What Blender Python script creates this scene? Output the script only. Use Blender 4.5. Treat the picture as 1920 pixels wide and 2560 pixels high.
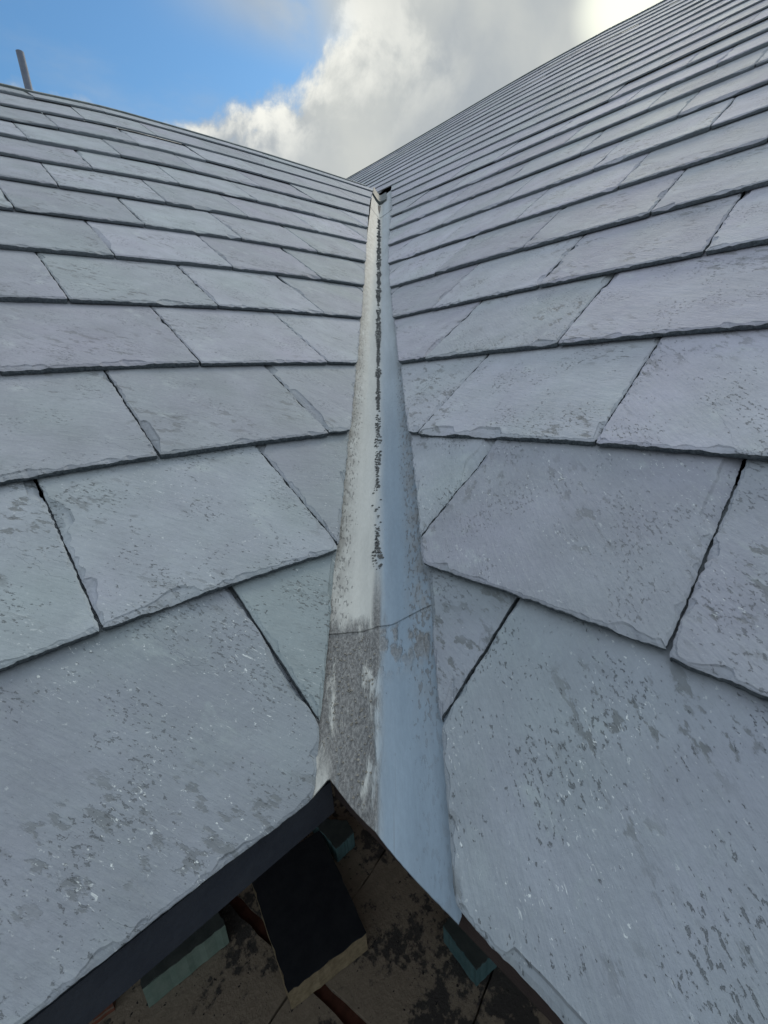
import bpy, math, random
from mathutils import Vector, Matrix, noise
rad = math.radians
for o in list(bpy.data.objects): bpy.data.objects.remove(o)
SC = bpy.context.scene
COL = SC.collection
# ---------------------------------------------------------------- camera
CAM = Vector((-0.15658, -0.25492, 0.28804))
cam_d = bpy.data.cameras.new("camera"); cam = bpy.data.objects.new("camera", cam_d); COL.objects.link(cam)
def rotm(a, b, c):
    return Matrix.Rotation(a, 3, 'Z') @ Matrix.Rotation(b, 3, 'X') @ Matrix.Rotation(c, 3, 'Z')
RM = rotm(-0.737899, 1.266170, -0.064232)
cam.matrix_world = Matrix.Translation(CAM) @ RM.to_4x4()
cam_d.sensor_fit = 'VERTICAL'; cam_d.sensor_height = 36.0; cam_d.lens = 36.0*1102/2560
cam_d.clip_start = 0.01; cam_d.clip_end = 2000
SC.camera = cam
# ---------------------------------------------------------------- light
SUN_DIR = Vector((0.80, 0.28, 0.62)).normalized()          # towards the sun, behind the right-hand ridge
sd = bpy.data.lights.new("sun", 'SUN'); sun = bpy.data.objects.new("sun", sd); COL.objects.link(sun)
sd.energy = 1.1; sd.angle = rad(16); sd.color = (1.0, 0.93, 0.78)
sun.rotation_euler = SUN_DIR.to_track_quat('Z', 'Y').to_euler()
SC.view_settings.view_transform = 'Standard'; SC.view_settings.look = 'None'
SC.view_settings.exposure = 0.19; SC.view_settings.gamma = 1

# small node language ------------------------------------------------
class NT:
    def __init__(s, tree): s.t = tree; s.n = tree.nodes; s.l = tree.links; s.n.clear()
    def node(s, typ, props=None, **inp):
        nd = s.n.new(typ)
        for k, v in (props or {}).items(): setattr(nd, k, v)
        for k, v in inp.items():
            k = int(k[1:]) if k[0] == 'i' and k[1:].isdigit() else k.replace('_', ' ')
            s.put(nd.inputs[k], v)
        return nd
    def put(s, sock, v):
        if isinstance(v, bpy.types.NodeSocket): s.l.new(v, sock)
        elif isinstance(v, bpy.types.Node): s.l.new(v.outputs[0], sock)
        else: sock.default_value = v
    def m(s, op, a, b=0.0, c=0.0, clamp=False):
        nd = s.n.new('ShaderNodeMath'); nd.operation = op; nd.use_clamp = clamp
        for i, v in enumerate((a, b, c)): s.put(nd.inputs[i], v)
        return nd.outputs[0]
    def vm(s, op, a, b=(0, 0, 0)):
        nd = s.n.new('ShaderNodeVectorMath'); nd.operation = op
        s.put(nd.inputs[0], a); s.put(nd.inputs[1], b)
        return nd.outputs['Value'] if op in ('DOT_PRODUCT', 'LENGTH') else nd.outputs[0]
    def step(s, v, a, b, to0=0.0, to1=1.0):
        nd = s.n.new('ShaderNodeMapRange'); nd.interpolation_type = 'SMOOTHSTEP'
        s.put(nd.inputs[0], v)
        for i, x in enumerate((a, b, to0, to1)): s.put(nd.inputs[i+1], x)
        return nd.outputs[0]
    def noise(s, vec, scale, detail=4, rough=0.55, dist=0.0):
        nd = s.n.new('ShaderNodeTexNoise'); s.put(nd.inputs['Vector'], vec)
        nd.inputs['Scale'].default_value = scale; nd.inputs['Detail'].default_value = detail
        nd.inputs['Roughness'].default_value = rough; nd.inputs['Distortion'].default_value = dist
        return nd.outputs[0]
    def vor(s, vec, scale, feature='F1'):
        nd = s.n.new('ShaderNodeTexVoronoi'); nd.feature = feature
        s.put(nd.inputs['Vector'], vec); nd.inputs['Scale'].default_value = scale
        return nd.outputs['Distance']
    def map(s, vec, scale=(1, 1, 1), rot=0.0, loc=(0, 0, 0)):
        nd = s.n.new('ShaderNodeMapping'); s.put(nd.inputs[0], vec)
        nd.inputs['Location'].default_value = loc; nd.inputs['Rotation'].default_value = (0, 0, rot)
        nd.inputs['Scale'].default_value = scale
        return nd.outputs[0]
    def mix(s, f, a, b, mode='MIX'):
        nd = s.n.new('ShaderNodeMix'); nd.data_type = 'RGBA'; nd.blend_type = mode
        s.put(nd.inputs[0], f)
        for i, v in ((6, a), (7, b)):
            if isinstance(v, tuple) and len(v) == 3: v = v + (1,)
            s.put(nd.inputs[i], v)
        return nd.outputs[2]
# ---------------------------------------------------------------- sky
world = bpy.data.worlds.new("World"); SC.world = world; world.use_nodes = True
w = NT(world.node_tree)
tc = w.n.new('ShaderNodeTexCoord'); D = w.vm('NORMALIZE', tc.outputs['Generated'])
sky = w.node('ShaderNodeTexSky', dict(sky_type='NISHITA', sun_disc=False, sun_elevation=math.asin(SUN_DIR.z),
             sun_rotation=math.atan2(SUN_DIR.x, SUN_DIR.y), altitude=50, air_density=1.3, dust_density=0.6, ozone_density=2.2))
def dirv(az, el): return Vector((math.cos(rad(az))*math.cos(rad(el)), math.sin(rad(az))*math.cos(rad(el)), math.sin(rad(el))))
hc = dirv(77, 29.0)                                       # middle of the gap of blue sky
t1 = Vector((math.sin(rad(77)), -math.cos(rad(77)), 0)); t2 = hc.cross(t1)*-1
t2 = t1.cross(hc)
if t2.z < 0: t2 = -t2
dz = w.m('MAXIMUM', w.vm('DOT_PRODUCT', D, tuple(hc)), 0.05)
X1 = w.m('DIVIDE', w.vm('DOT_PRODUCT', D, tuple(t1)), dz)
Y1 = w.m('DIVIDE', w.vm('DOT_PRODUCT', D, tuple(t2)), dz)
behind = w.step(w.vm('DOT_PRODUCT', D, tuple(hc)), 0.1, 0.35)
P3 = w.n.new('ShaderNodeCombineXYZ'); w.put(P3.inputs[0], X1); w.put(P3.inputs[1], Y1)
Wv = P3.outputs[0]
n1 = w.noise(Wv, 3.2, 8, 0.58, 0.25); n2 = w.noise(w.map(Wv, loc=(3.1, 7.7, 0)), 8.0, 8, 0.6, 0.3)
ex = w.m('DIVIDE', w.m('ADD', X1, 0.04), 0.49); ey = w.m('DIVIDE', w.m('SUBTRACT', Y1, 0.125), 0.228)
rr = w.m('SQRT', w.m('ADD', w.m('MULTIPLY', ex, ex), w.m('MULTIPLY', ey, ey)))
field = w.m('ADD', rr, w.m('ADD', w.m('MULTIPLY', w.m('SUBTRACT', n1, 0.5), 0.95), w.m('MULTIPLY', w.m('SUBTRACT', n2, 0.5), 0.42)))
soft = w.step(Y1, 0.04, 0.26, 0.12, 0.60)                  # wispier edge towards the top
cloud_front = w.step(field, 0.97, w.m('ADD', 1.0, soft))
haz = w.m('MULTIPLY', w.step(w.noise(w.map(Wv, (1, 2.2, 1), 0.35, (2, 1, 0)), 2.6, 6, 0.6), 0.47, 0.8), 0.35)
veil = w.m('MULTIPLY', w.m('MULTIPLY', w.step(X1, 0.10, 0.36), w.step(Y1, 0.0, 0.09)), w.step(w.noise(w.map(Wv, (1, 1.6, 1), 0.3, (9, 4, 0)), 4.0, 6, 0.55), 0.30, 0.62, 0.15, 0.85))
cloud = w.m('MAXIMUM', w.m('MAXIMUM', cloud_front, veil), haz)
cloud = w.m('MAXIMUM', cloud, w.m('SUBTRACT', 1.0, behind))
cloud = w.m('MAXIMUM', cloud, w.step(w.vm('DOT_PRODUCT', D, tuple(SUN_DIR)), 0.86, 0.92))
# cloud body: grey folds, bright rims beside the blue gap, brightest in front of the sun
body = w.step(w.noise(w.map(Wv, (1, 1.1, 1), 0.3, (5.3, 1.2, 0)), 2.7, 7, 0.5, 0.2), 0.33, 0.72)
rim = w.m('MULTIPLY', w.step(field, 1.0, 1.12), w.step(field, 1.62, 1.1))
rim = w.m('MULTIPLY', rim, w.step(Y1, 0.22, 0.06))
sg = w.step(w.vm('DOT_PRODUCT', D, tuple(Vector((0.818, 0.325, 0.478)).normalized())), 0.9965, 1.0)
c = w.mix(body, (0.33, 0.37, 0.41), (0.53, 0.55, 0.53))
c = w.mix(w.m('MULTIPLY', rim, w.step(n2, 0.38, 0.62), clamp=True), c, (0.83, 0.83, 0.77))
c = w.mix(sg, c, (0.98, 1.0, 0.86))
sep = w.n.new('ShaderNodeSeparateXYZ'); w.put(sep.inputs[0], D)
up = w.step(sep.outputs[2], 0.56, 0.95)
c = w.mix(up, c, (0.92, 0.98, 1.06))
ex_up = w.m('ADD', 1.0, w.m('MULTIPLY', w.m('SUBTRACT', 1.0, behind), 0.10))
bgs = w.node('ShaderNodeBackground', Color=w.mix(1.0, sky.outputs[0], (0.62, 0.92, 1.10), 'MULTIPLY'), Strength=0.100)
bgc = w.node('ShaderNodeBackground', Color=c, Strength=ex_up)
ms = w.n.new('ShaderNodeMixShader'); w.put(ms.inputs[0], cloud); w.l.new(bgs.outputs[0], ms.inputs[1]); w.l.new(bgc.outputs[0], ms.inputs[2])
wo = w.n.new('ShaderNodeOutputWorld'); w.l.new(ms.outputs[0], wo.inputs[0])

# ---------------------------------------------------------------- materials
def new_mat(name):
    m = bpy.data.materials.new(name); m.use_nodes = True
    return m, NT(m.node_tree)
def finish(k, col, rough=0.6, spec=0.4, height=None, dist=0.001, strength=1.0):
    bs = k.n.new('ShaderNodeBsdfPrincipled'); out = k.n.new('ShaderNodeOutputMaterial')
    if isinstance(col, tuple): col = col + (1,)
    k.put(bs.inputs['Base Color'], col); k.put(bs.inputs['Roughness'], rough)
    bs.inputs['Specular IOR Level'].default_value = spec
    if height is not None:
        b = k.n.new('ShaderNodeBump'); k.put(b.inputs['Height'], height); b.inputs['Distance'].default_value = dist
        k.put(b.inputs['Strength'], strength); k.l.new(b.outputs[0], bs.inputs['Normal'])
    k.l.new(bs.outputs[0], out.inputs[0])
def slate_mat():
    m, k = new_mat("riven_slate")
    uv = k.node('ShaderNodeUVMap', dict(uv_map='grain')).outputs[0]
    at = k.node('ShaderNodeAttribute', dict(attribute_name='tone'))
    tsep = k.node('ShaderNodeSeparateColor', i0=at.outputs['Color'])
    r1, r2, r3 = tsep.outputs[0], tsep.outputs[1], tsep.outputs[2]
    big = k.noise(uv, 6, 4, 0.55)
    lime_vig = at.outputs['Alpha']
    t = k.m('ADD', 0.5, k.m('ADD', k.m('MULTIPLY', k.m('SUBTRACT', big, 0.5), 2.0), k.m('MULTIPLY', k.m('SUBTRACT', r1, 0.5), 0.75)), clamp=True)
    base = k.mix(t, (0.298, 0.345, 0.376), (0.325, 0.342, 0.412))
    f = k.m('ADD', 0.72, k.m('MULTIPLY', k.noise(uv, 15, 7, 0.62, 0.3), 0.56))
    f = k.m('MULTIPLY', f, k.m('ADD', 0.88, k.m('MULTIPLY', r2, 0.24)))
    f = k.m('MULTIPLY', f, k.m('ADD', 0.88, k.m('MULTIPLY', k.noise(uv, 210, 4, 0.75), 0.24)))
    base = k.mix(1.0, base, k.node('ShaderNodeCombineColor', i0=f, i1=f, i2=f).outputs[0], 'MULTIPLY')
    # smeary pale bloom and long cleavage streaks
    st = k.noise(k.map(uv, (1, 7, 1)), 45, 5, 0.62)
    base = k.mix(k.step(st, 0.50, 0.74, 0, 0.24), base, (0.40, 0.44, 0.46))
    blm = k.m('MULTIPLY', k.step(k.noise(k.map(uv, (1, 1.3, 1), 0, (2, 5, 0)), 22, 6, 0.7), 0.53, 0.68), k.step(k.noise(k.map(uv, loc=(7, 1, 0)), 8, 2), 0.45, 0.6))
    base = k.mix(k.m('MULTIPLY', blm, 0.50), base, (0.42, 0.475, 0.50))
    # brown-grey weathered blotches
    bl = k.m('MULTIPLY', k.step(k.noise(k.map(uv, (1, 1.9, 1), 0, (4, 4, 0)), 44, 5, 0.62), 0.54, 0.60), k.step(k.noise(k.map(uv, loc=(0, 3, 0)), 7, 3), 0.49, 0.60))
    base = k.mix(k.m('MULTIPLY', bl, k.m('ADD', 0.35, k.m('MULTIPLY', r3, 0.35))), base, (0.13, 0.140, 0.142))
    # pits
    pn = k.noise(k.map(uv, (1, 1.8, 1), 0.1), 185, 5, 0.66)
    pz = k.step(k.noise(k.map(uv, (1, 1, 1), 0, (8, 2, 0)), 14, 4, 0.65), 0.42, 0.62)
    pthr = k.m('SUBTRACT', 0.67, k.m('MULTIPLY', pz, 0.115))
    pit = k.step(k.m('SUBTRACT', pn, pthr), 0.0, 0.05)
    pit = k.m('MULTIPLY', pit, k.m('ADD', 0.50, k.m('MULTIPLY', r2, 0.35)))
    base = k.mix(k.m('MULTIPLY', pit, 0.85), base, (0.105, 0.118, 0.128))
    # lime scratches and flecks, mostly on the lowest slates
    sc1 = k.noise(k.map(uv, (1, 2.4, 1), 1.3), 85, 4, 0.65, 1.6)
    sc2 = k.noise(k.map(uv, (1, 3.2, 1), -0.6, (3, 8, 0)), 80, 4, 0.6, 1.8)
    lz = k.step(k.noise(k.map(uv, loc=(5, 5, 0)), 12, 4, 0.65), 0.46, 0.60)
    ln_ = k.m('MAXIMUM', k.step(sc1, 0.645, 0.70), k.step(sc2, 0.645, 0.70))
    fl = k.step(k.noise(k.map(uv, (1, 1.4, 1), 0.7, (3, 3, 0)), 165, 4, 0.65), 0.64, 0.685)
    vignette = k.m('SUBTRACT', 1.0, k.m('MULTIPLY', lime_vig, 0.25))                # vignette-like falloff painted darker and bluer into the lowest courses
    base = k.mix(1.0, base, k.node('ShaderNodeCombineColor', i0=k.m('MULTIPLY', vignette, k.m('SUBTRACT', 1.0, k.m('MULTIPLY', lime_vig, 0.07))), i1=vignette, i2=vignette).outputs[0], 'MULTIPLY')
    li = k.m('MULTIPLY', k.m('MAXIMUM', k.m('MULTIPLY', ln_, lz), k.m('MULTIPLY', fl, k.m('ADD', 0.3, lz))), k.m('ADD', 0.12, k.m('MULTIPLY', lime_vig, 0.85)), clamp=True)
    base = k.mix(li, base, (0.56, 0.63, 0.65))
    # relief: fine riven grain plus a few cleavage steps
    stp = k.noise(k.map(uv, (1, 2.2, 1), 0, (6, 0, 0)), 11, 5, 0.6, 0.4)
    ter = k.m('MULTIPLY', k.step(stp, 0.570, 0.578), k.step(k.noise(k.map(uv, loc=(2, 2, 0)), 5, 1), 0.45, 0.6))
    h = k.m('ADD', k.m('MULTIPLY', st, 0.50), k.m('MULTIPLY', ter, 0.35))
    h = k.m('ADD', h, k.m('MULTIPLY', k.noise(uv, 160, 5, 0.7), 0.60))
    h = k.m('ADD', h, k.m('MULTIPLY', k.noise(k.map(uv, (1, 2, 1)), 30, 4, 0.6), 1.3))
    h = k.m('SUBTRACT', h, k.m('ADD', k.m('MULTIPLY', pit, 0.5), k.m('MULTIPLY', bl, 0.25)))
    finish(k, base, k.m('ADD', 0.62, k.m('MULTIPLY', big, 0.2)), 0.26, h, 0.0011, 0.9)
    return m
def slate_edge_mat():
    m, k = new_mat("shaded_slate_edge")
    g = k.node('ShaderNodeNewGeometry').outputs['Position']
    n = k.noise(g, 260, 5, 0.7)
    z = k.n.new('ShaderNodeSeparateXYZ'); k.put(z.inputs[0], g)
    edge_haze = k.step(z.outputs[2], 0.15, 1.3)                                  # shade painted on edges near the eaves, haze paling those above
    col = k.mix(edge_haze, k.mix(k.step(n, 0.3, 0.7), (0.040, 0.055, 0.070), (0.14, 0.17, 0.19)), (0.25, 0.29, 0.325))
    finish(k, col, 0.65, 0.3, k.noise(k.map(g, (1, 1, 4)), 220, 4, 0.7), 0.002)
    return m
def plain_mat(name, a, b, scale=12, rough=0.7, bump=0.001, detail=6, spec=0.3):
    m, k = new_mat(name)
    g = k.node('ShaderNodeNewGeometry').outputs['Position']
    n = k.noise(g, scale, detail, 0.65)
    finish(k, k.mix(k.step(n, 0.3, 0.7), a, b), rough, spec, k.noise(g, scale*6, 5, 0.7), bump)
    return m
def tray_mat():
    m, k = new_mat("weathered_valley_lining")
    uv = k.node('ShaderNodeUVMap', dict(uv_map='grain')).outputs[0]       # x = across (m), y = along (m)
    s = k.n.new('ShaderNodeSeparateXYZ'); k.put(s.inputs[0], uv); W, S = s.outputs[0], s.outputs[1]
    nW = k.m('ADD', W, k.m('MULTIPLY', k.m('SUBTRACT', k.noise(k.map(uv, (1, 0.35, 1)), 70, 4, 0.6), 0.5), 0.012))
    lime_light = k.step(nW, 0.066, 0.040)                                        # painted light: warm sunlit flank / flank in blue shade
    lime_light = k.m('MULTIPLY', lime_light, k.step(S, -0.4, 0.5, 0.92, 0.72))
    base = k.mix(lime_light, (0.20, 0.272, 0.345), (0.50, 0.52, 0.49))
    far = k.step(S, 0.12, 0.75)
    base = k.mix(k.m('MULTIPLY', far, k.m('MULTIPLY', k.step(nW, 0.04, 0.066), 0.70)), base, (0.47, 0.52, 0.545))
    f = k.m('MULTIPLY', k.m('ADD', 0.76, k.m('MULTIPLY', k.noise(k.map(uv, (1, 0.3, 1)), 38, 7, 0.65), 0.46)), k.m('ADD', 0.86, k.m('MULTIPLY', k.noise(k.map(uv, (1, 0.7, 1)), 260, 4, 0.7), 0.28)))
    base = k.mix(1.0, base, k.node('ShaderNodeCombineColor', i0=f, i1=f, i2=f).outputs[0], 'MULTIPLY')
    # brownish film along both margins
    mg = k.m('MAXIMUM', k.step(W, 0.022, -0.016), k.step(W, 0.085, 0.118))
    mg = k.m('MULTIPLY', mg, k.m('MULTIPLY', k.step(S, -0.05, 0.08), k.step(k.noise(uv, 60, 5, 0.7), 0.33, 0.62)))
    base = k.mix(k.m('MULTIPLY', mg, 0.62), base, (0.20, 0.205, 0.20))
    # peppered black pits along the margins
    sp = k.noise(k.map(uv, (1, 0.75, 1), 0.5), 230, 3, 0.6)
    mm = k.m('ADD', k.m('MAXIMUM', k.step(W, 0.026, -0.012), k.step(W, 0.080, 0.112)), 0.12, clamp=True)
    thr = k.m('SUBTRACT', 0.735, k.m('MULTIPLY', mm, 0.175))
    pit = k.step(k.m('SUBTRACT', sp, thr), 0.0, 0.02)
    pit = k.m('MULTIPLY', pit, k.m('MULTIPLY', k.step(S, 1.0, 0.35, 0.0, 0.8), k.step(S, -0.03, 0.03, 0.25, 1)))
    base = k.mix(k.m('MULTIPLY', pit, 0.8), base, (0.12, 0.13, 0.135))
    # gritty crust on the lower left, with tongues reaching up
    cn = k.noise(k.map(uv, (1, 0.55, 1)), 42, 5, 0.62)
    z1 = k.m('MULTIPLY', k.step(k.m('ADD', S, k.m('MULTIPLY', k.m('SUBTRACT', cn, 0.5), 0.05)), 0.080, 0.066), k.step(k.m('ADD', W, k.m('MULTIPLY', k.m('SUBTRACT', cn, 0.5), 0.05)), 0.064, 0.050))
    tong = k.m('MULTIPLY', k.step(W, 0.040, 0.048), k.m('MULTIPLY', k.step(W, 0.060, 0.054), k.step(S, 0.14, 0.07)))
    bar = k.m('MULTIPLY', k.m('MULTIPLY', k.step(S, 0.071, 0.064), k.step(S, 0.022, 0.05)), k.step(k.noise(uv, 60, 4), 0.46, 0.56))
    low = k.m('MULTIPLY', k.step(W, 0.006, -0.004), k.step(S, 0.0, -0.03))   # clean strip beside the lowest slate
    cr = k.m('MULTIPLY', k.m('MAXIMUM', z1, tong), k.step(k.m('SUBTRACT', cn, k.m('MULTIPLY', k.step(S, 0.062, 0.035), k.m('MULTIPLY', 0.10, k.step(k.m('ABSOLUTE', k.m('SUBTRACT', W, 0.018)), 0.010, 0.020)))), 0.30, 0.42))
    cr = k.m('MAXIMUM', k.m('MULTIPLY', cr, k.m('SUBTRACT', 1.0, low)), k.m('MULTIPLY', bar, 0.75))
    gr = k.noise(uv, 330, 4, 0.75)
    crc = k.mix(k.step(gr, 0.35, 0.70), (0.105, 0.113, 0.118), (0.25, 0.265, 0.27))
    base = k.mix(cr, base, crc)
    # run marks on the bluish flank
    rn = k.m('MULTIPLY', k.m('MULTIPLY', k.step(k.noise(k.map(uv, (1, 0.05, 1)), 150, 2), 0.60, 0.66), k.step(S, 0.02, -0.03)), k.step(W, 0.085, 0.07))
    base = k.mix(k.m('MULTIPLY', rn, 0.5), base, (0.16, 0.19, 0.21))
    h = k.m('ADD', k.m('MULTIPLY', cr, k.m('ADD', 0.5, gr)), k.m('MULTIPLY', k.noise(uv, 120, 5, 0.7), 0.16))
    h = k.m('SUBTRACT', h, k.m('MULTIPLY', pit, 0.35))
    finish(k, base, 0.62, 0.35, h, 0.0016, 0.9)
    return m
def paving_mat():
    m, k = new_mat("stained_paving")
    g = k.node('ShaderNodeNewGeometry').outputs['Position']
    n = k.noise(g, 3.5, 6, 0.6)
    base = k.mix(k.noise(g, 30, 6, 0.7), (0.14, 0.12, 0.095), (0.29, 0.255, 0.205))
    px = k.n.new('ShaderNodeSeparateXYZ'); k.put(px.inputs[0], g)
    spill = k.m('MULTIPLY', k.step(px.outputs[0], 0.40, 0.52), k.m('MULTIPLY', k.step(px.outputs[0], 0.95, 0.80), k.step(px.outputs[1], 1.0, 0.75)))   # old dark spill beside the board
    st = k.step(k.m('ADD', k.m('MULTIPLY', spill, 0.07), k.m('ADD', k.noise(g, 5, 4, 0.6), k.m('MULTIPLY', k.noise(g, 28, 4, 0.7), 0.6))), 0.80, 0.90)
    base = k.mix(k.m('MULTIPLY', st, 0.85), base, (0.022, 0.026, 0.032))
    sp = k.step(k.noise(g, 48, 3, 0.6), 0.66, 0.69)
    base = k.mix(sp, base, (0.015, 0.016, 0.02))
    finish(k, base, 0.85, 0.2, k.noise(g, 60, 6, 0.7), 0.006)
    return m
def brick_mat():
    m, k = new_mat("red_brick")
    g = k.node('ShaderNodeNewGeometry').outputs['Position']
    s = k.n.new('ShaderNodeSeparateXYZ'); k.put(s.inputs[0], g)
    cv = k.n.new('ShaderNodeCombineXYZ'); k.put(cv.inputs[0], k.m('ADD', s.outputs[0], s.outputs[1])); k.put(cv.inputs[1], s.outputs[2])
    b = k.n.new('ShaderNodeTexBrick'); k.put(b.inputs['Vector'], cv.outputs[0])
    b.inputs['Color1'].default_value = (0.16, 0.055, 0.035, 1); b.inputs['Color2'].default_value = (0.10, 0.04, 0.03, 1)
    b.inputs['Mortar'].default_value = (0.16, 0.145, 0.12, 1); b.inputs['Scale'].default_value = 1
    b.inputs['Brick Width'].default_value = 0.225; b.inputs['Row Height'].default_value = 0.075; b.inputs['Mortar Size'].default_value = 0.005
    finish(k, k.mix(0.35, b.outputs[0], k.mix(k.noise(g, 30, 5), (0.05, 0.03, 0.025), (0.2, 0.1, 0.07)), 'MIX'), 0.85, 0.2, b.outputs[1], -0.005)
    return m
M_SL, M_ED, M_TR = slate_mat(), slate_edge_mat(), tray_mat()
M_DECK = plain_mat("roofing_felt", (0.02, 0.022, 0.026), (0.04, 0.042, 0.048), 30)
M_NAVY = plain_mat("navy_painted_board", (0.022, 0.030, 0.046), (0.035, 0.045, 0.062), 20, 0.5)
M_BROWN = plain_mat("brown_stained_timber", (0.022, 0.017, 0.018), (0.042, 0.032, 0.032), 24, 0.7)
M_MOSS = plain_mat("dark_dry_moss", (0.070, 0.080, 0.088), (0.20, 0.215, 0.22), 300, 0.95, 0.002)
M_LEAD = plain_mat("grey_lead_sheet", (0.13, 0.165, 0.17), (0.24, 0.275, 0.275), 40, 0.5)
M_PIPE = plain_mat("grey_metal_pipe", (0.07, 0.095, 0.14), (0.11, 0.14, 0.19), 20, 0.45)
M_PAVE, M_BRICK = paving_mat(), brick_mat()
M_BLK = plain_mat("black_felt_top", (0.008, 0.011, 0.017), (0.016, 0.020, 0.026), 14, 0.8)
M_BUFF = plain_mat("buff_timber_edge", (0.17, 0.14, 0.09), (0.27, 0.23, 0.155), 45, 0.8, 0.002)
M_DKG = plain_mat("dark_green_board", (0.030, 0.042, 0.044), (0.05, 0.064, 0.064), 18, 0.7)
M_TEAL = plain_mat("pale_green_edge", (0.12, 0.185, 0.165), (0.17, 0.235, 0.21), 30, 0.6)
M_TEAL2 = plain_mat("teal_edge", (0.05, 0.115, 0.13), (0.08, 0.15, 0.165), 30, 0.6)
M_RED = plain_mat("red_brown_joint", (0.045, 0.016, 0.010), (0.08, 0.03, 0.02), 30, 0.9)

# ---------------------------------------------------------------- mesh helpers
def mesh_obj(name, verts, faces, mats, parent=None, fmat=None, uv=None, tone=None, smooth=False):
    me = bpy.data.meshes.new(name); me.from_pydata([tuple(v) for v in verts], [], faces)
    for m in mats: me.materials.append(m)
    if fmat: me.polygons.foreach_set('material_index', fmat)
    if uv:
        L = me.uv_layers.new(name='grain'); vi = [0]*len(me.loops); me.loops.foreach_get('vertex_index', vi)
        flat = []
        for i in vi: flat += uv[i]
        L.data.foreach_set('uv', flat)
    if tone:
        a = me.attributes.new('tone', 'FLOAT_COLOR', 'POINT'); flat = []
        for t in tone: flat += t
        a.data.foreach_set('color', flat)
    if smooth: me.polygons.foreach_set('use_smooth', [True]*len(me.polygons))
    me.update(); me.validate()
    o = bpy.data.objects.new(name, me); COL.objects.link(o)
    if parent: o.parent = parent
    return o
def thing(name, label, cat, loc=(0, 0, 0), group=None):
    o = bpy.data.objects.new(name, None); COL.objects.link(o); o.location = loc; o.empty_display_size = 0.1
    o['label'] = label; o['category'] = cat
    if group: o['group'] = group
    return o
def tag(o, label, cat, group=None, kind=None):
    o['label'] = label; o['category'] = cat
    if group: o['group'] = group
    if kind: o['kind'] = kind
    return o
def prism(name, top, dz, mats, parent=None, side=0, jit=0.0, seed=0, sub=1):
    """top: list of 3-D points of a flat outline; dz: vector to the underside; ragged outline by subdivision"""
    rnd = random.Random(seed); P = []
    for i, a in enumerate(top):
        b = top[(i+1) % len(top)]; a = Vector(a); b = Vector(b)
        for j in range(sub):
            p = a.lerp(b, j/sub)
            if jit and j: p = p + Vector((rnd.uniform(-jit, jit), rnd.uniform(-jit, jit), 0))
            P.append(p)
    n = len(P); dz = Vector(dz)
    V = P + [p+dz for p in P]
    nrm = (Vector(top[1])-Vector(top[0])).cross(Vector(top[2])-Vector(top[1]))
    flip = nrm.dot(dz) > 0
    F = [list(range(n)), list(range(2*n-1, n-1, -1))] + [[i, n+i, n+(i+1) % n, (i+1) % n] for i in range(n)]
    if flip: F = [list(reversed(f)) for f in F]
    return mesh_obj(name, V, F, mats, parent, [0, 0]+[side]*n)

# ---------------------------------------------------------------- roof planes
TL, TR = math.tan(0.591568), math.tan(0.574365)
PL, PR = 0.591568, 0.574365
SL, SR, GA = -0.02503, -0.02273, 0.2
def clamp(x, a, b): return max(a, min(b, x))
CL = (-0.00333, -0.05498, 0.0345, -0.15934, 0.12731, -0.03524, 0.06721, -0.00083, -0.01774)
CR = (0.00181, -0.01547, 0.00975, -0.1571, 0.02365, -0.0102, 0.12192, -0.00092, -0.01845)
def dv(side, u, v):
    """old roofs are not dead straight: measured bow of the courses (a few mm, a few cm high up)"""
    c = CL if side == 'L' else CR
    u = clamp(u, -0.27, 2.0 if side == 'L' else 4.0); v = clamp(v, -0.05, 2.6 if side == 'L' else 4.8)
    r = c[0]+c[1]*u+c[2]*v+c[3]*u*u+c[4]*u*v+c[5]*v*v+c[6]*u*u*v+c[7]*u**3*v+c[8]*u*u*v*v
    r = clamp(r, -0.06, 0.045)
    if side == 'L': r -= 0.13*clamp(v/2.46, 0, 1)**3*clamp((0.60-u)/0.45, 0, 1)**1.3
    if side == 'R':
        g_ = clamp((v-1.8)/3.0, 0, 1)**1.4
        r += g_*(0.20*math.exp(-((u-2.3)/0.85)**2)-0.26*clamp((1.55-u)/0.8, 0, 1))
    return r
def pos(side, u, v, h):
    v = v+dv(side, u, v)
    if side == 'L': return Vector((u, v*math.cos(PL)-h*math.sin(PL), v*math.sin(PL)+h*math.cos(PL)))
    return Vector((v*math.cos(PR)-h*math.sin(PR), u, v*math.sin(PR)+h*math.cos(PR)))
YR, XR = 2.46*math.cos(PL), 4.78*math.cos(PR)            # ridge lines
ZRL, ZRR = YR*TL, XR*TR

def clip(poly, a, b, c):
    """keep a*u+b*v+c >= 0"""
    out = []
    for i, p in enumerate(poly):
        q = poly[(i+1) % len(poly)]; dp = a*p[0]+b*p[1]+c; dq = a*q[0]+b*q[1]+c
        if dp >= 0: out.append(p)
        if (dp >= 0) != (dq >= 0):
            t = dp/(dp-dq); out.append((p[0]+t*(q[0]-p[0]), p[1]+t*(q[1]-p[1])))
    return out
def area(poly): return 0.5*sum(poly[i][0]*poly[(i+1) % len(poly)][1]-poly[(i+1) % len(poly)][0]*poly[i][1] for i in range(len(poly)))
def project(p):
    q = RM.transposed() @ (p-CAM)
    if q.z > -0.02: return None
    return 960+1102*q.x/-q.z, 1280-1102*q.y/-q.z

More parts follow.
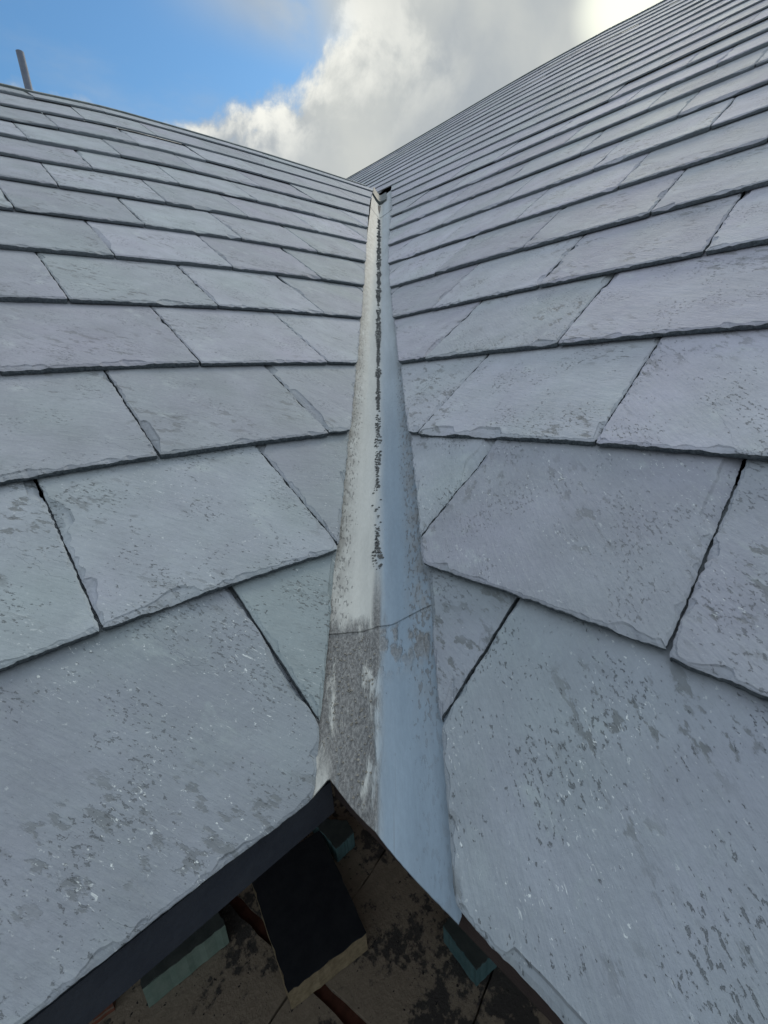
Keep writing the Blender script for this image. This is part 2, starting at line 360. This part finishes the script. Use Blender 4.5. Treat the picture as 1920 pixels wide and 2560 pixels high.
THK = 0.0082
def slate_mesh(side, poly, vb, seed, near, lime_light, acc, under=0.0):
    """ragged riven slate: chipped rim rings, thin dark edges, tilted over the course below.
    acc = [verts, faces, fmat, uv, tone]"""
    V, F, FM, UV, TN = acc
    rnd = random.Random(seed)
    ar = area(poly)
    if ar < 0: poly = poly[::-1]
    if abs(ar) < 2e-5: return
    cx = sum(p[0] for p in poly)/len(poly); cy = sum(p[1] for p in poly)/len(poly)
    spac = {3: 0.0022, 2: 0.0045, 1: 0.010, 0: 0.03}[near]
    pts = []; per = 0.0
    for i, p in enumerate(poly):
        q = poly[(i+1) % len(poly)]; L = math.hypot(q[0]-p[0], q[1]-p[1])
        if L < 1e-6: continue
        n = max(1, int(L/spac)); dx, dy = (q[0]-p[0])/L, (q[1]-p[1])/L
        for j in range(n):
            t = j/n; ends = min(t, 1-t)*L
            pts.append((p[0]+dx*L*t, p[1]+dy*L*t, dy, -dx, per+L*t, ends))
        per += L
    inr = min(abs((q[0]-p[0])*(p[1]-cy)-(p[0]-cx)*(q[1]-p[1]))/max(1e-6, math.hypot(q[0]-p[0], q[1]-p[1])) for p, q in zip(poly, poly[1:]+poly[:1]))
    thk = (THK if near else 0.0050)*rnd.uniform(0.85, 1.2); lift = rnd.uniform(-0.0004, 0.0008); skew = rnd.uniform(-0.004, 0.004)
    so = seed*7.13 % 97
    gang = (0.75 if side == 'L' else -0.55)+rnd.uniform(-0.35, 0.35); ca, sa = math.cos(gang), math.sin(gang)
    uo, vo = rnd.uniform(-9, 9), rnd.uniform(-9, 9)
    tone = (rnd.random()*0.75+(0.0 if side == 'L' else 0.25), rnd.random(), rnd.random(), lime_light)
    def hgt(u, v): return lift-under-(v-vb)*(((THK if near else 0.0050)+0.0017)/GA)+skew*(u-cx)*0.4
    def add(u, v, h, dark=1.0):
        V.append(pos(side, u, v, h)); UV.append((u*ca-v*sa+uo, u*sa+v*ca+vo)); TN.append(tone); return len(V)-1
    N = len(pts); rings = []
    if near >= 1:
        rw = {3: 1.0, 2: 1.0, 1: 0.8}[near]*(0.45 if lime_light == 1.0 else 1.0)
        out = []; chips = []
        for (u, v, nx, ny, s, e) in pts:
            q = Vector((s*55+so, so, 0))
            j = (noise.noise(q)*0.0009+noise.noise(q*3.1)*0.0009+noise.noise(q*8)*0.0006)*rw
            big = max(0.0, noise.noise(Vector((s*17+so*3, 5.5, so)))-0.22)*2.2+max(0.0, noise.noise(Vector((s*60+so, 8.5, so)))-0.2)*0.5     # occasional flakes
            nc = min(1.0, 0.1+e/0.035); big *= nc
            cw = 0.0009+0.0032*max(0.0, noise.noise(q*1.6)+0.1)+0.0010*abs(noise.noise(q*4.3))+big*0.016
            cw = min(cw, 0.0050 if lime_light == 1.0 else 0.0095)
            cd = min(thk*0.66, 0.0010+big*0.007+0.0022*max(0.0, noise.noise(q*1.6)+0.1)+0.0014*abs(noise.noise(q*5)))
            j -= big*(0.0004 if lime_light == 1.0 else 0.0012)
            k_ = min(1.0, 0.35+e/0.012)
            rnd_in = -0.0016*math.exp(-e/0.004)
            out.append((u+nx*(j*k_+rnd_in), v+ny*(j*k_+rnd_in))); chips.append((cw, cd))
        def ring(d_, h_):
            idx = []
            for i, (ou, ov) in enumerate(out):
                dd, hh = d_(i), h_(i)
                kf = min(0.32, dd/max(inr, 0.004))
                u, v = ou+(cx-ou)*kf, ov+(cy-ov)*kf
                idx.append(add(u, v, hgt(u, v)+hh))
            return idx
        nz = lambda i, a: noise.noise(Vector((pts[i][4]*40+so, a, 3)))
        rings.append(('e', ring(lambda i: 0.0006, lambda i: -thk)))
        rings.append(('e', ring(lambda i: 0.0, lambda i: -chips[i][1]-(thk-chips[i][1])*0.45)))
        rings.append(('e', ring(lambda i: 0.0001, lambda i: -chips[i][1])))
        if near >= 2:
            rings.append(('t', ring(lambda i: chips[i][0]*0.45, lambda i: -chips[i][1]*(0.62+0.2*nz(i, 1)))))
            rings.append(('t', ring(lambda i: chips[i][0]*0.9, lambda i: -chips[i][1]*(0.40+0.2*nz(i, 9)))))
            rings.append(('t', ring(lambda i: chips[i][0]*1.0+0.0005, lambda i: 0.0)))
        else:
            rings.append(('t', ring(lambda i: chips[i][0]+0.0004, lambda i: 0.0)))
    else:
        base = [(u, v) for (u, v, *_r) in pts]
        jj = [noise.noise(Vector((p[4]*40+so, so, 0)))*0.0010 for p in pts]
        rings.append(('e', [add(u, v+j, hgt(u, v)-thk) for (u, v), j in zip(base, jj)]))
        rings.append(('e', [add(u, v+j, hgt(u, v)) for (u, v), j in zip(base, jj)]))
    for a in range(len(rings)-1):
        r0, r1 = rings[a][1], rings[a+1][1]; mt = 1 if rings[a+1][0] == 'e' else 0
        for i in range(N):
            j = (i+1) % N; f = [r0[i], r0[j], r1[j], r1[i]]
            F.append(f if side == 'L' else f[::-1]); FM.append(mt)
    top = rings[-1][1]; F.append(list(top) if side == 'L' else top[::-1]); FM.append(0)
    f = rings[0][1][::-1]; F.append(f if side == 'L' else f[::-1]); FM.append(1)

def left_edge(u): return 0.0150+0.018*u                    # slate cut line: y >= x + this
def build_roof(side, root):
    jobs = []; ncourse = 13 if side == 'L' else 24
    s0 = SL if side == 'L' else SR
    vtop = 2.46 if side == 'L' else 4.78
    cp = math.cos(PL if side == 'L' else PR)
    rnd = random.Random(11 if side == 'L' else 23)
    for n in range(-1, ncourse):
        vb = s0+GA*max(n, 0)
        j0 = (0.0 if side == 'L' else -0.073)+(0.125 if n % 2 else 0.0)+0.0033*n
        if side == 'L' and n % 2: j0 += 0.003
        k0 = int((-1.5-j0)/0.25)-1; k1 = int((5.2-j0)/0.25)+1
        for kk in range(k0, k1):
            ua, ub = j0+kk*0.2475, j0+(kk+1)*0.2475
            if ua < -1.4: continue
            far = n > 6
            jt = 0.003 if not far else 0.012
            ja = random.Random(n*131+kk*7+(5 if side == 'L' else 9)).uniform(-jt, jt)
            jb = random.Random(n*131+(kk+1)*7+(5 if side == 'L' else 9)).uniform(-jt, jt)
            ja2 = random.Random(n*77+kk*3+1).uniform(-.0025, .0025); jb2 = random.Random(n*77+(kk+1)*3+1).uniform(-.0025, .0025)
            gp = 0.0008 if n else 0.0011
            dvb = rnd.uniform(-0.0022, 0.0022)+(0.004*rnd.random() if rnd.random() < 0.18 else 0)
            t_ = min(vb+GA*(1.9 if n < 9 else 1.17), vtop+0.002)
            b0 = vb+dvb+(0.009 if n < 0 else 0); b1 = b0+rnd.uniform(-0.0014, 0.0014)
            poly = [(ua+ja+gp, b0), (ub+jb-gp, b1), (ub+jb2-gp, t_), (ua+ja2+gp, t_)]
            if side == 'L':
                poly = clip(poly, -1.018, cp, -0.015-(0.006 if n < 0 else 0))          # y >= x + .015 + .018x
            else:
                um = (ua+ub)/2
                if um < YR+0.05: poly = clip(poly, -0.976, cp, -0.1195-(0.006 if n < 0 else 0))   # x >= y + .12 - .024y
                if um >= YR-0.12: poly = clip(poly, TL, TR*cp, -(ZRL+TL*YR)-0.0) if um >= YR+0.05 else poly
            if len(poly) < 3 or abs(area(poly)) < 4e-4: continue
            # visible size in the photograph's frame
            pc = [pos(side, p[0], min(p[1], vb+GA), 0) for p in poly]
            pp = [project(p) for p in pc]
            vis = 0.0
            if all(pp):
                inside = any(-60 < a < 1980 and -60 < b < 2620 for a, b in pp)
                vis = abs(area(pp)) if inside else 0.0
            elif n < 2 and ub < 0.0 and ua > -0.6: vis = 1e6
            if side == 'R' and (ua+ub)/2 > YR and vis: vis = min(vis, 50)
            d = (sum(pc, Vector())/len(pc)-CAM).length
            near = 3 if d < 0.75 else 2 if d < 1.25 else 1 if d < 2.4 else 0
            if not vis: near = min(near, 1)
            lime_light = 1.0 if n <= 0 else 0.55 if n == 1 else 0.18 if n == 2 else 0.0  # by course: lime flecks together with the painted vignette
            if n < 0: vis = 0.0; near = 1
            jobs.append((vis, side, poly, vb, n*1009+kk*37+(3 if side == 'L' else 501), near, lime_light, 0.0101 if n < 0 else 0.0))
    jobs.sort(key=lambda j: -j[0])
    rest = [[], [], [], [], []]
    for i, (vis, sd_, poly, vb, seed, near, lime_light, und) in enumerate(jobs):
        if i < 100 and vis > 30:
            acc = [[], [], [], [], []]
            slate_mesh(sd_, poly, vb, seed, near, lime_light, acc, und)
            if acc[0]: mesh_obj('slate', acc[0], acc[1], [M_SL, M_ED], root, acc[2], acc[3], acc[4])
        else: slate_mesh(sd_, poly, vb, seed, min(near, 1), lime_light, rest, und)
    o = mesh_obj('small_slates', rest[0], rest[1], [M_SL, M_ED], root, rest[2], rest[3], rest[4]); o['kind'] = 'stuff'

roofL = thing('slate_roof', 'lower grey slate roof rising on the left of the valley trough', 'roof')
build_roof('L', roofL)
roofR = thing('slate_roof', 'taller grey slate roof rising on the right, many courses up to a high ridge', 'roof')
build_roof('R', roofR)

# boarding under the slates, far slopes, ridges
def deck(side, outline, parent):
    V = []
    for h in (-0.043, -0.058):
        for (u, v) in outline:
            cp, sp = (math.cos(PL), math.sin(PL)) if side == 'L' else (math.cos(PR), math.sin(PR))
            V.append((u, v*cp-h*sp, v*sp+h*cp) if side == 'L' else (v*cp-h*sp, u, v*sp+h*cp))
    n = len(outline); F = [list(range(n)), list(range(2*n-1, n-1, -1))]+[[i, n+i, n+(i+1) % n, (i+1) % n] for i in range(n)]
    return mesh_obj('roof_boarding', V, F, [M_DECK], parent)
cl, cr_ = math.cos(PL), math.cos(PR)
deck('L', [(-1.4, 0.005), (-0.03, 0.005), (YR-0.05, YR/cl-0.22), (-1.4, YR/cl-0.22)], roofL)
deck('R', [(-1.4, 0.005), (-0.03, 0.005), (YR, YR/cr_), (5.0, YR/cr_+0.2), (5.0, XR/cr_-0.40), (-1.4, XR/cr_-0.40)], roofR)
def slope(name, quad, parent, mat):
    q = [Vector(p) for p in quad]; V = q+[p-Vector((0, 0, 0.04)) for p in q]
    n = 4; F = [[0, 1, 2, 3], [7, 6, 5, 4]]+[[i, n+i, n+(i+1) % n, (i+1) % n] for i in range(n)]
    uv = [(p.x, p.y) for p in V]; return mesh_obj(name, V, F, [mat], parent, None, uv, [(0.4, 0.5, 0.3, 0.0)]*8)
YRr = YR+0.01
slope('far_slope', [(-1.4, YR, ZRL-0.12), (YR-0.15, YR, ZRL-0.06), (0.2, 2*YR-0.2, 0.15), (-1.4, 2*YR-0.2, 0.15)], roofL, M_SL)
slope('far_slope', [(XR-0.1, -1.4, ZRR-0.20), (2*XR, -1.4, -0.2), (2*XR, 5.0, -0.2), (XR-0.1, 5.0, ZRR-0.20)], roofR, M_SL)
def ridge(side, u0, u1, parent):
    """half-round-ish grey ridge run following the bow of the roof"""
    V = []; F = []; n = int((u1-u0)/0.08); vt = 2.46 if side == 'L' else 4.78
    prof = [(-0.006, -0.010), (-0.005, 0.0005), (0.004, 0.001), (0.012, -0.006), (0.03, -0.03)]
    for i in range(n+1):
        u = u0+(u1-u0)*i/n
        for a, b in prof: V.append(pos(side, u, vt+a, b+0.002))
    m = len(prof)
    for i in range(n):
        for j in range(m-1):
            a = i*m+j; f = [a, a+m, a+m+1, a+1]; F.append(f if side == 'L' else f[::-1])
    return mesh_obj('ridge', V, F, [M_LEAD], parent)
ridge('L', -1.4, 1.93, roofL)
ridge('R', -1.4, 5.0, roofR)

def box(name, lo, hi, mat, parent=None):
    x0, y0, z0 = lo; x1, y1, z1 = hi
    return prism(name, [(x0, y0, z1), (x1, y0, z1), (x1, y1, z1), (x0, y1, z1)], (0, 0, z0-z1), [mat], parent)
box('eaves_board', (-1.4, -0.013, -0.056), (-0.0135, 0.006, -0.0235), M_NAVY, roofL)
box('eaves_board', (-0.0115, -1.4, -0.041), (0.006, -0.0135, -0.0235), M_BROWN, roofR)

# ---------------------------------------------------------------- valley lining
def w0(s): return 0.0535-0.0175*clamp(s, 0, 2)+0.0*s
def tray_z(s, wd):
    up_ = clamp((s+0.02)/0.14, 0, 1); off = 0.0110+0.0115*up_
    dp = off+0.001+0.011*clamp((s+0.02)/0.40, 0, 1)
    v = w0(s); le = -0.034
    zv = TR*(s+v/2)-dp; zl = TL*(s-le/2)-off
    if wd >= v:
        t = (wd-v)/(0.16-v); ze = TR*(s+0.08)-off; z = zv+(ze-zv)*t
    else:
        t = (v-wd)/(v-le); z = zv+(zl-zv)*t
    r = 0.034; d = abs(wd-v)                                # softened fold
    if d < r: z += 0.0065*(1-d/r)**2
    return z+0.0012*noise.noise(Vector((s*11, wd*22, 2)))+0.0005*noise.noise(Vector((s*40, wd*60, 2)))
def tray(name, sa, sb, lift, parent, cut=False):
    ws = [-0.034+0.194*i/64 for i in range(65)]
    V = []; UV = []; n = int(min(240, (sb-max(sa, -0.1))/0.006))
    for k in range(n+1):
        for wd in ws:
            t = k/n
            a = sa
            if cut:
                back = 0.030*clamp((wd-0.1290)/0.006, 0, 1)+0.030*clamp((-0.0165-wd)/0.006, 0, 1)
                a = ((-0.0185-wd/2) if wd > 0 else (-0.0195+wd/2))+back
            a += 0.0003*noise.noise(Vector((wd*60, 3.3, sa*9)))+0.0003*noise.noise(Vector((wd*300, 1, sa)))
            s = a+(sb-a)*t
            V.append(Vector((s+wd/2, s-wd/2, tray_z(s, wd)+lift))); UV.append((wd, s))
    m = len(ws); nv = len(V); F = []
    V += [p-Vector((0, 0, 0.0010)) for p in V]; UV += UV
    for k in range(n):
        for j in range(m-1):
            a = k*m+j; F.append([a, a+1, a+m+1, a+m][::-1]); F.append([nv+a, nv+a+1, nv+a+m+1, nv+a+m])
    for j in range(m-1):
        F.append([j, j+1, nv+j+1, nv+j]); e = n*m+j; F.append([e+1, e, nv+e, nv+e+1])
    for k in range(n):
        a = k*m; F.append([a+m, a, nv+a, nv+a+m]); b = k*m+m-1; F.append([b, b+m, nv+b+m, nv+b])
    return mesh_obj(name, V, F, [M_TR], parent, None, UV)
val = thing('valley_trough', 'long pale grey lined valley trough running up between the two slate roofs', 'valley gutter')
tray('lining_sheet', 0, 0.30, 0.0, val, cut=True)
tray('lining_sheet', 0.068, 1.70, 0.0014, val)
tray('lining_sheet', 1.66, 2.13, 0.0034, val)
# saddle where the trough meets the higher roof
V = []; F = []
for i in range(9):
    t = i/8; wd = -0.026+0.108*t
    for (sv, dzz) in ((1.935, 0.004), (1.933, 0.022-0.008*t), (1.99, 0.016), (2.14, 0.012)):
        V.append((sv+wd/2, sv-wd/2, tray_z(sv, wd)+dzz+0.004*math.sin(math.pi*t)))
for i in range(8):
    for j in range(3): a = i*4+j; F.append([a, a+4, a+5, a+1])
M_SAD = plain_mat('dark_lead_saddle', (0.06, 0.08, 0.085), (0.13, 0.155, 0.16), 60, 0.6)
sd_o = mesh_obj('saddle_flashing', V, F, [M_SAD], val)

# dried moss and grit caught along the fold
rnd = random.Random(5); V = []; F = []
def lump(s, wd, r):
    c0 = Vector((s+wd/2, s-wd/2, tray_z(s, wd)+0.0014+r*0.25)); b = len(V)
    dirs = [(0, 0, 1), (1, 0, 0.1), (0.3, 0.9, 0), (-0.8, 0.6, 0.1), (-0.8, -0.6, 0), (0.3, -0.9, 0.1), (0, 0, -1)]
    for d in dirs:
        k_ = r*rnd.uniform(0.6, 1.35); V.append(c0+Vector((d[0]*k_, d[1]*k_, d[2]*k_*0.55)))
    for i in range(5):
        j = 1+(i+1) % 5; F.append([b, b+1+i, b+j]); F.append([b+6, b+j, b+1+i])
s = 0.12
while s < 1.62:
    a = 0.62+0.38*noise.noise(Vector((s*9, 1, 1)))
    if s < 0.34: dens = 0.55 if s > 0.16 else 0.5
    else: dens = 1.0
    if 0.19 < s < 0.21 or 0.345 < s < 0.365: dens = 0.1
    if noise.noise(Vector((s*24, 4, 0))) < -0.28: dens *= 0.15
    hw = (0.0066+0.0034*clamp(s-0.3, 0, 1))*(0.7+0.4*a)
    if abs(s-0.385) < 0.012: hw = 0.0085; dens = 1.6
    if abs(s-0.137) < 0.010: hw = 0.0075; dens = 1.4
    b_ = noise.noise(Vector((s*38, 2.2, 0.5))); hw *= clamp(0.8+1.3*b_, 0.35, 1.5); dens *= clamp(0.9+1.6*noise.noise(Vector((s*55, 9.1, 0))), 0.15, 1.6)
    k_ = 9*dens
    for i in range(int(k_)+(rnd.random() < k_ % 1)):
        lump(s+rnd.uniform(0, 0.004), w0(s)-0.0015+rnd.uniform(-hw, hw), rnd.uniform(0.0008, 0.0025)*(1+0.5*clamp(s-0.4, 0, 1)))
    s += 0.0032
mo = mesh_obj('moss', V, F, [M_MOSS]); tag(mo, 'broken line of dark dry moss and grit along the fold of the trough', 'moss', kind='stuff')
V = []; F = []
for i in range(230):                                       # grit on the crusted lower left of the trough
    wd = rnd.uniform(-0.014, 0.050); s_ = rnd.uniform(-0.02-abs(wd)/2+0.004, 0.064)
    if wd < 0.004 and s_ < -0.005: continue
    lump(s_, wd, rnd.uniform(0.0004, 0.0013))
V = [v-Vector((0, 0, 0.0012)) for v in V]
M_GRIT = plain_mat("pale_grit", (0.13, 0.13, 0.12), (0.34, 0.34, 0.31), 400, 0.9, 0.001)
tag(mesh_obj('grit', V, F, [M_GRIT]), 'loose grit scattered over the crusted lower end of the trough', 'grit', kind='stuff')

# ---------------------------------------------------------------- vent pipe beyond the left ridge
def cyl(name, base, top, r0, r1, mat, parent=None, seg=24, hollow=True):
    V = []; F = []; prof = [(r0, base), (r1, top)]
    if hollow: prof += [(r1*0.86, top), (r1*0.86, top-0.06)]
    for r, z in prof:
        for i in range(seg): a = 2*math.pi*i/seg; V.append((r*math.cos(a), r*math.sin(a), z))
    for k in range(len(prof)-1):
        for i in range(seg): j = (i+1) % seg; F.append([k*seg+i, k*seg+j, (k+1)*seg+j, (k+1)*seg+i])
    e = (len(prof)-1)*seg; F.append([e+i for i in range(seg)]); F.append([i for i in range(seg)][::-1])
    return mesh_obj(name, V, F, [mat], parent, smooth=False)
pip = thing('vent_pipe', 'thin grey vent pipe standing upright behind the left ridge', 'vent pipe', (0.435, 2.60, 0))
p1 = cyl('pipe', 0.95, 1.746, 0.0150, 0.0150, M_PIPE, pip)
p2 = cyl('pipe_collar', 1.00, 1.10, 0.045, 0.026, M_LEAD, pip)
for q in (p1,): q.data.polygons.foreach_set('use_smooth', [len(p.vertices) == 4 for p in q.data.polygons])

# ---------------------------------------------------------------- ground and walls under the roofs
GZ = -1.9
def sheet(name, x0, y0, x1, y1, z, mat):
    return mesh_obj(name, [(x0, y0, z), (x1, y0, z), (x1, y1, z), (x0, y1, z)], [[0, 1, 2, 3]], [mat])
g = sheet('ground', -300, -300, 300, 300, GZ-0.03, M_PAVE); g['kind'] = 'structure'
# paving slabs, turned about eleven degrees to the building
def rot2(x, y, a, o=(0.30, 0.60)):
    return (o[0]+x*math.cos(a)-y*math.sin(a), o[1]+x*math.sin(a)+y*math.cos(a))
a_ = rad(11)
def R2(x, y): return rot2(x, y, a_)
pv = 0
for ix in range(-2, 3):
    for iy in range(-2, 3):
        x0 = 0.045+ix*0.60 if ix >= 0 else ix*0.60+0.0; x1 = x0+0.595 if ix >= 0 else x0+0.597
        y0 = iy*0.6-0.35; y1 = y0+0.592
        cs = [R2(x0, y0), R2(x1, y0), R2(x1, y1), R2(x0, y1)]
        o = prism('paving_slab', [(x, y, GZ+0.002*((ix*3+iy) % 3)) for x, y in cs], (0, 0, -0.026), [M_PAVE], None, 0, 0.004, ix*7+iy, 10)
        tag(o, 'stained brown paving slab on the dark ground below the eaves', 'paving slab', 'paving slabs below the eaves')
o = prism('path', [R2(-0.012, -1.4)+(GZ-0.022,), R2(0.06, -1.4)+(GZ-0.022,), R2(0.06, 1.4)+(GZ-0.022,), R2(-0.012, 1.4)+(GZ-0.022,)], (0, 0, -0.006), [M_RED]); o['kind'] = 'structure'
wl = box('added_brick_wall', (-3, 1.50, GZ-0.03), (1.30, 1.72, 0.90), M_BRICK); tag(wl, 'red brick wall added to block light under the left roof', 'wall')  # back walls added to keep light out of the recess
wr = box('added_brick_wall', (1.05, -3, GZ-0.03), (1.27, 1.495, 0.60), M_BRICK); tag(wr, 'red brick wall added to block light under the right roof', 'wall')

def board(name, top, z, th, mtop, medge, label, cat, seed):
    t = thing(name, label, cat, (0, 0, 0))
    c0 = sum((Vector((x, y, 0)) for x, y in top), Vector())/len(top)
    t.location = (c0.x, c0.y, z-th)
    loc = [(x-c0.x, y-c0.y, th) for x, y in top]
    prism('body', [(x, y, th-0.006) for x, y, _ in loc], (0, 0, -(th-0.006)), [medge], t, 0, 0.002, seed, 14)
    prism('covering', [(x*1.004, y*1.004, th) for x, y, _ in loc], (0, 0, -0.0055), [mtop], t, 0, 0.003, seed+1, 16)
    return t
board('board', [(0.178, 0.783), (0.490, 0.718), (0.602, 1.183), (0.267, 1.246)], -1.79, 0.105, M_BLK, M_BUFF,
      'big black-topped board with a ragged buff front edge, lying on the paving', 'board', 1)
board('block', [(-0.197, 1.165), (0.104, 1.140), (0.092, 1.42), (-0.16, 1.46)], -1.78, 0.115, M_DKG, M_TEAL,
      'dark block with a long pale green front edge under the left eaves', 'block', 4)
board('block', [(0.600, 1.052), (0.705, 1.052), (0.720, 1.12), (0.60, 1.26)], -1.78, 0.09, M_DKG, M_TEAL2,
      'small dark teal wedge-shaped block beside the black board, below the notch', 'block', 7)
board('block', [(0.695, 0.345), (0.850, 0.315), (0.890, 0.50), (0.715, 0.515)], -1.78, 0.10, M_DKG, M_TEAL2,
      'dark grey block with a teal left edge under the right eaves', 'block', 9)
br = board('brick', [(-0.62, 1.30), (-0.29, 1.25), (-0.24, 1.46), (-0.58, 1.49)], -1.82, 0.075, M_RED, M_BRICK,
      'red brick block at the bottom left under the eaves', 'brick', 12)
